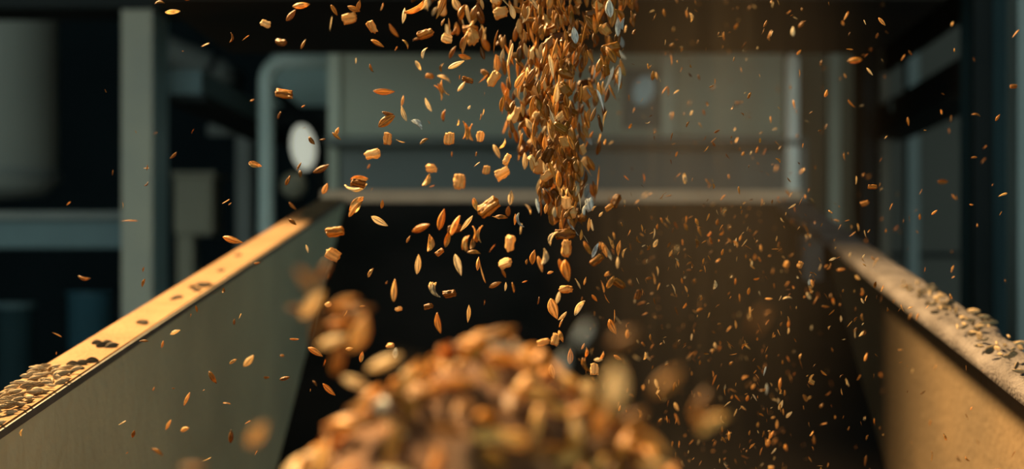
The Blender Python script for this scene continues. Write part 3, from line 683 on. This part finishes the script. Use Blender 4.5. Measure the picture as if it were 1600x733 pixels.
for (Y, ty, tn, loc, L, q, x, v) in ind:
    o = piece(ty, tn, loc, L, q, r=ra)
    hgt = 'at top of frame' if v < 50 else 'above the cabinet edge' if v < 95 else 'before the upper cabinet' if v < 215 else 'before the lower cabinet' if v < 295 else 'at the stream tip'
    sd = 'left flank' if x < env(v)[0] - 30 else 'right flank' if x > env(v)[0] + 30 else 'core'
    lat(o, '%s %s in stream %s, %s' % (TONE[tn], NAME[ty].replace('_', ' '), sd, hgt), CAT[ty], 'pieces pouring down in the dense stream')
GM = [M['grain'], M['pale'], M['brown'], M['grey'], M['chip']]
def mat4(loc, q, s): return Matrix.Translation(loc) @ q.to_matrix().to_4x4() @ Matrix.Scale(s, 4)
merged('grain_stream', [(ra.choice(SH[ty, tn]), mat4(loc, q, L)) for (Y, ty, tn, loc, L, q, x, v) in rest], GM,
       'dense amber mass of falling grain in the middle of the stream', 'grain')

# ------------------------------------------------------------------ fine chaff drifting on the right
ra = random.Random(33); cand = []
while len(cand) < 1000:
    x = ra.gauss(1130, 135); y = ra.uniform(-5, 740)
    if x < 905 or x > 1598: continue
    if ra.random() < 0.10: x = ra.uniform(1280, 1595)
    if x > 1230 and y > 520 and ra.random() < 0.45: continue
    if y < 300 and ra.random() < 0.60: continue
    Y = ra.uniform(0.60, 0.90) if ra.random() < 0.75 else ra.uniform(0.90, 1.25)
    X = (x - CX) * Y / F
    if X > RW - 0.01: Y = ra.uniform(0.55, 0.72); X = (x - CX) * Y / F
    if X > RW - 0.01 and P(x, y, Y).z < zr(Y) + 0.01: continue
    ty = ra.choice('ksssh'); tn = ra.choice(['grain', 'brown', 'brown', 'brown', 'grain', 'grain', 'pale'])
    L = (0.0016 + 0.0024 * ra.random() ** 1.8) * (1.35 if ty == 's' else 1.0) * (1.15 if Y > 0.9 else 1)
    cand.append((Y / L, ty, tn, P(x, y, Y), L, quat(ra.gauss(80, 35), ra.uniform(-30, 30), ra.uniform(0, 6.28)), x, y))
cand.sort(key=lambda c: c[0])
for (_, ty, tn, loc, L, q, x, y) in cand[:300]:
    o = piece(ty, tn, loc, L, q, r=ra)
    lat(o, 'tiny %s %s drifting %s' % (TONE[tn], {'k': 'grain fleck', 's': 'straw sliver', 'h': 'husk fleck'}[ty], region(x, y)), 'chaff', 'fine chaff drifting right of the stream')
    o.name = {'k': 'grain_fleck', 's': 'chaff_sliver', 'h': 'husk_fleck'}[ty]
merged('drifting_chaff', [(ra.choice(SH[ty, tn]), mat4(loc, q, L)) for (_, ty, tn, loc, L, q, x, y) in cand[300:]], GM,
       'scatter of the finest amber chaff specks drifting right of the stream', 'chaff')

# ------------------------------------------------------------------ the heap in the foreground
AX, AY, AZ = P(760, 532, 0.37)
def heap_z(x, y):
    dx, dy = x - AX, y - AY; r = math.hypot(dx, dy)
    if dx > 0: r *= 1.10
    d = 0.036 * (r / 0.050) ** 1.45 if r < 0.050 else 0.036 + (r - 0.050) * 0.86
    n = noise.noise(Vector((x * 55, y * 55, 2.0))) * 0.0042 + noise.noise(Vector((x * 22, y * 22, 5.0))) * 0.004
    return AZ - d + n * min(1, r / 0.02 + 0.4)
bm = bmesh.new(); rings = []
fz = floorz(0) + 0.001
for i in range(60):
    r = 0.47 * (i / 59) ** 1.6; ring = []
    for k in range(80):
        a = 2 * math.pi * k / 80; x = AX + r * math.cos(a); y = AY + r * math.sin(a)
        x = max(XL + 0.003, min(RW - 0.004, x)); y = max(YN + 0.004, y)
        z = max(fz, heap_z(x, y) - 0.0030)
        if y > YF: z = max(z, inc(y) + 0.002)
        ring.append(bm.verts.new((x, y, z)))
    rings.append(ring)
for a, b in zip(rings, rings[1:]):
    for k in range(80):
        bm.faces.new((a[k], a[(k + 1) % 80], b[(k + 1) % 80], b[k]))
bmesh.ops.remove_doubles(bm, verts=bm.verts[:], dist=1e-6)
tag(link('grain_heap', mesh_from(bm, 'grain_heap', M['heapcore'], True)), 'packed dark amber bed of grain under the loose kernels of the heap', 'grain', None, 'stuff')
ra = random.Random(4); spots = []
tries = 0
while len(spots) < 800 and tries < 60000:
    tries += 1
    r = 0.30 * ra.random() ** 0.9 if len(spots) > 330 else 0.085 * math.sqrt(ra.random()); a = ra.uniform(0, 2 * math.pi)
    x, y = AX + r * math.cos(a), AY + r * math.sin(a)
    if x < XL + 0.012 or x > RW - 0.012: continue
    dmin = 0.0036
    if any((x - s[0]) ** 2 + (y - s[1]) ** 2 < dmin * dmin for s in spots): continue
    spots.append((x, y, r))
pcs = []
for (x, y, r) in spots:
    e = 0.002; nz = Vector((heap_z(x - e, y) - heap_z(x + e, y), heap_z(x, y - e) - heap_z(x, y + e), 2 * e)).normalized()
    th = ra.uniform(0, 2 * math.pi); d = Vector((math.cos(th), math.sin(th), 0)); d = (d - nz * d.dot(nz)).normalized()
    d = (d + nz * ra.uniform(-0.15, 0.65)).normalized()
    q = d.to_track_quat('Z', 'Y') @ Quaternion((0, 0, 1), ra.uniform(0, 6.28))
    u = ra.random(); tn = 'pale' if u < 0.13 else 'grain' if u < 0.60 else 'brown' if u < 0.995 else 'grey'
    ty = 'k' if ra.random() < 0.80 else 'h'
    vis = (AY - y) > -0.025
    pcs.append((0 if vis and r < 0.09 else 1, r, ty, tn, Vector((x, y, heap_z(x, y) + ra.uniform(0.0002, 0.0024))), ra.uniform(0.0092, 0.0125), q))
pcs.sort(key=lambda c: (c[0], c[1]))
for (_, r, ty, tn, loc, L, q) in pcs[:240]:
    o = piece(ty, tn, loc, L, q, r=ra)
    dx = loc.x - AX
    where = 'at the crest' if r < 0.014 else 'on the left flank' if dx < -0.5 * r else 'on the right flank' if dx > 0.5 * r else 'on the near face'
    lv = '' if r < 0.014 else ', high up' if r < 0.03 else ', halfway down' if r < 0.05 else ', low down'
    o.name = 'heap_kernel' if ty == 'k' else 'heap_husk'
    lat(o, 'blurred %s %s lying %s of heap%s' % (TONE[tn], 'kernel' if ty == 'k' else 'husk', where, lv), CAT[ty], 'kernels lying on the heap')
merged('loose_heap_kernels', [(ra.choice(SH[ty, tn]), mat4(loc, q, L)) for (_, r, ty, tn, loc, L, q) in pcs[240:]], GM,
       'loose kernels covering the lower outer slopes of the heap', 'grain')

# ------------------------------------------------------------------ seeds on the left rim
SEED = [kernel(0.31, 0.17, 0.12, 0.95, M['rimseed']), kernel(0.36, 0.16, -0.1, 0.85, M['rimseed']), kernel(0.27, 0.18, 0.2, 1.05, M['rimseed'])]
DSEED = [kernel(0.34, 0.18, 0.1, 0.95, M['darkseed']), kernel(0.5, 0.2, -0.06, 0.9, M['darkseed'])]
ra = random.Random(8); k = 0
def rimseed(x, Y, lift, L, me, label, group, name='rim_seed', spread=0.5):
    th = ra.gauss(0.35, spread); d = Vector((math.cos(th), math.sin(th), RS * math.sin(th) + ra.uniform(-0.12, 0.22))).normalized()
    o = piece('k', 'grain', Vector((x, Y, zr(Y) + lift)), L, d.to_track_quat('Z', 'X') @ Quaternion((0, 0, 1), ra.uniform(-0.35, 0.35)), me=me, r=ra)
    o.name = name; lat(o, label, 'seed', group)
for i in range(250):
    Y = 0.60 + 0.20 * ra.random() ** 1.25
    dens = max(0, 1 - (Y - 0.66) / 0.15)
    x = ra.uniform(XLO + 0.002, XL - 0.003)
    lay = ra.choice([0, 0, 1, 1, 2]) if dens > 0.5 else ra.choice([0, 0, 1])
    part = 'near picture corner' if Y < 0.70 else 'at thinning upper end'
    row = 'inner edge' if x > XL - 0.010 else 'outer edge' if x < XLO + 0.010 else 'middle'
    rimseed(x, Y, 0.0010 + lay * 0.0016, ra.uniform(0.0068, 0.0095), ra.choice(SEED), 'dusty olive seed on left rim, %s, %s' % (row, part), 'seeds heaped on the left rim')
# sparse dark seeds further up: pixel spots on the rim top
def on_rim(px, py):
    Y = 0.1821 * F / (py - 72.0); return (px - CX) * Y / F, Y
SP = [(93, 583), (106, 585), (152, 538), (160, 542), (168, 538), (175, 543), (191, 546), (222, 505), (225, 507), (345, 424), (272, 468), (278, 466), (312, 446), (318, 449), (325, 447), (300, 450),
      (308, 455), (372, 400), (115, 572), (123, 577), (128, 570), (118, 596), (136, 589), (200, 539), (144, 566)]
for i, (px, py) in enumerate(SP):
    x, Y = on_rim(px, py)
    if XLO < x < XL:
        rimseed(x, Y, 0.0009, ra.uniform(0.007, 0.0095), ra.choice(DSEED), 'dark seed lying on bare lit left rim, %s' %
                ('low down' if Y < 0.86 else 'about halfway up' if Y < 1.02 else 'towards the far end'), 'dark seeds on the bare left rim', 'dark_seed', 0.25)

# clumps and seeds on the right rim
ra = random.Random(14)
for i in range(120):
    Y = 0.66 + 0.42 * ra.random() ** 1.3; x = ra.uniform(XR + 0.001, XRO - 0.004)
    me = ra.choice(SEED + SEED + DSEED); dk = me in DSEED
    where = 'close to the right picture edge' if Y < 0.82 else 'midway' if Y < 0.95 else 'at the far thin end'
    rimseed(x, Y, 0.0030 + ra.uniform(0, 0.002), ra.uniform(0.006, 0.0105), me, '%s seed in dust on right rim, %s' % ('dark' if dk else 'dusty', where), 'seeds caked on the right rim', 'rim_seed', 0.9)

# ------------------------------------------------------------------ dust haze, thick right of the stream
def haze(name, c, rx, ry, rz, dens, label, streak):
    bm = bmesh.new(); bmesh.ops.create_uvsphere(bm, u_segments=32, v_segments=20, radius=1)
    me = bpy.data.meshes.new(name); bm.to_mesh(me); bm.free()
    m = bpy.data.materials.new('dust_in_air'); m.use_nodes = True; nt = m.node_tree; nt.nodes.clear(); N = nt.nodes.new; L = nt.links.new
    out = N('ShaderNodeOutputMaterial'); pv = N('ShaderNodeVolumePrincipled'); tc = N('ShaderNodeTexCoord')
    pv.inputs['Color'].default_value = (0.80, 0.70, 0.55, 1); pv.inputs['Anisotropy'].default_value = 0.25
    ln = N('ShaderNodeVectorMath'); ln.operation = 'LENGTH'; L(tc.outputs['Object'], ln.inputs[0])
    mr = N('ShaderNodeMapRange'); mr.interpolation_type = 'SMOOTHSTEP'
    mr.inputs['From Min'].default_value = 1.0; mr.inputs['From Max'].default_value = 0.15
    mr.inputs['To Min'].default_value = 0; mr.inputs['To Max'].default_value = dens
    L(ln.outputs['Value'], mr.inputs['Value'])
    mp = N('ShaderNodeMapping'); mp.inputs['Scale'].default_value = (streak, streak, 1.2); L(tc.outputs['Object'], mp.inputs['Vector'])
    nz = N('ShaderNodeTexNoise'); nz.inputs['Scale'].default_value = 1.0; nz.inputs['Detail'].default_value = 2; L(mp.outputs[0], nz.inputs['Vector'])
    r2 = N('ShaderNodeMapRange'); r2.inputs['From Min'].default_value = 0.35; r2.inputs['From Max'].default_value = 0.65; r2.inputs['To Min'].default_value = 0.35; r2.inputs['To Max'].default_value = 1.5
    L(nz.outputs['Fac'], r2.inputs['Value'])
    mu = N('ShaderNodeMath'); mu.operation = 'MULTIPLY'; L(mr.outputs[0], mu.inputs[0]); L(r2.outputs[0], mu.inputs[1]); L(mu.outputs[0], pv.inputs['Density'])
    L(pv.outputs[0], out.inputs['Volume'])
    me.materials.append(m)
    o = bpy.data.objects.new(name, me); COL.objects.link(o); o.location = c; o.scale = (rx, ry, rz)
    tag(o, label, 'dust', None, 'stuff')
haze('dust_haze', P(1110, 300, 1.10), 0.15, 0.30, 0.30, 0.095, 'brown dust haze hanging in the air right of the grain stream', 16)

# where several still read alike, say which one by its place from the left
def px_of(o): return CX + o.location.x / o.location.y * F
byl = {}
for b, o in LAB: byl.setdefault(b, []).append(o)
for b, os_ in byl.items():
    os_.sort(key=px_of)
    if len(os_) > 1:
        for n, o in enumerate(os_):
            o['label'] = b + (', leftmost' if n == 0 else ', rightmost' if n == len(os_) - 1 else ', %s from left' % ORD[n])
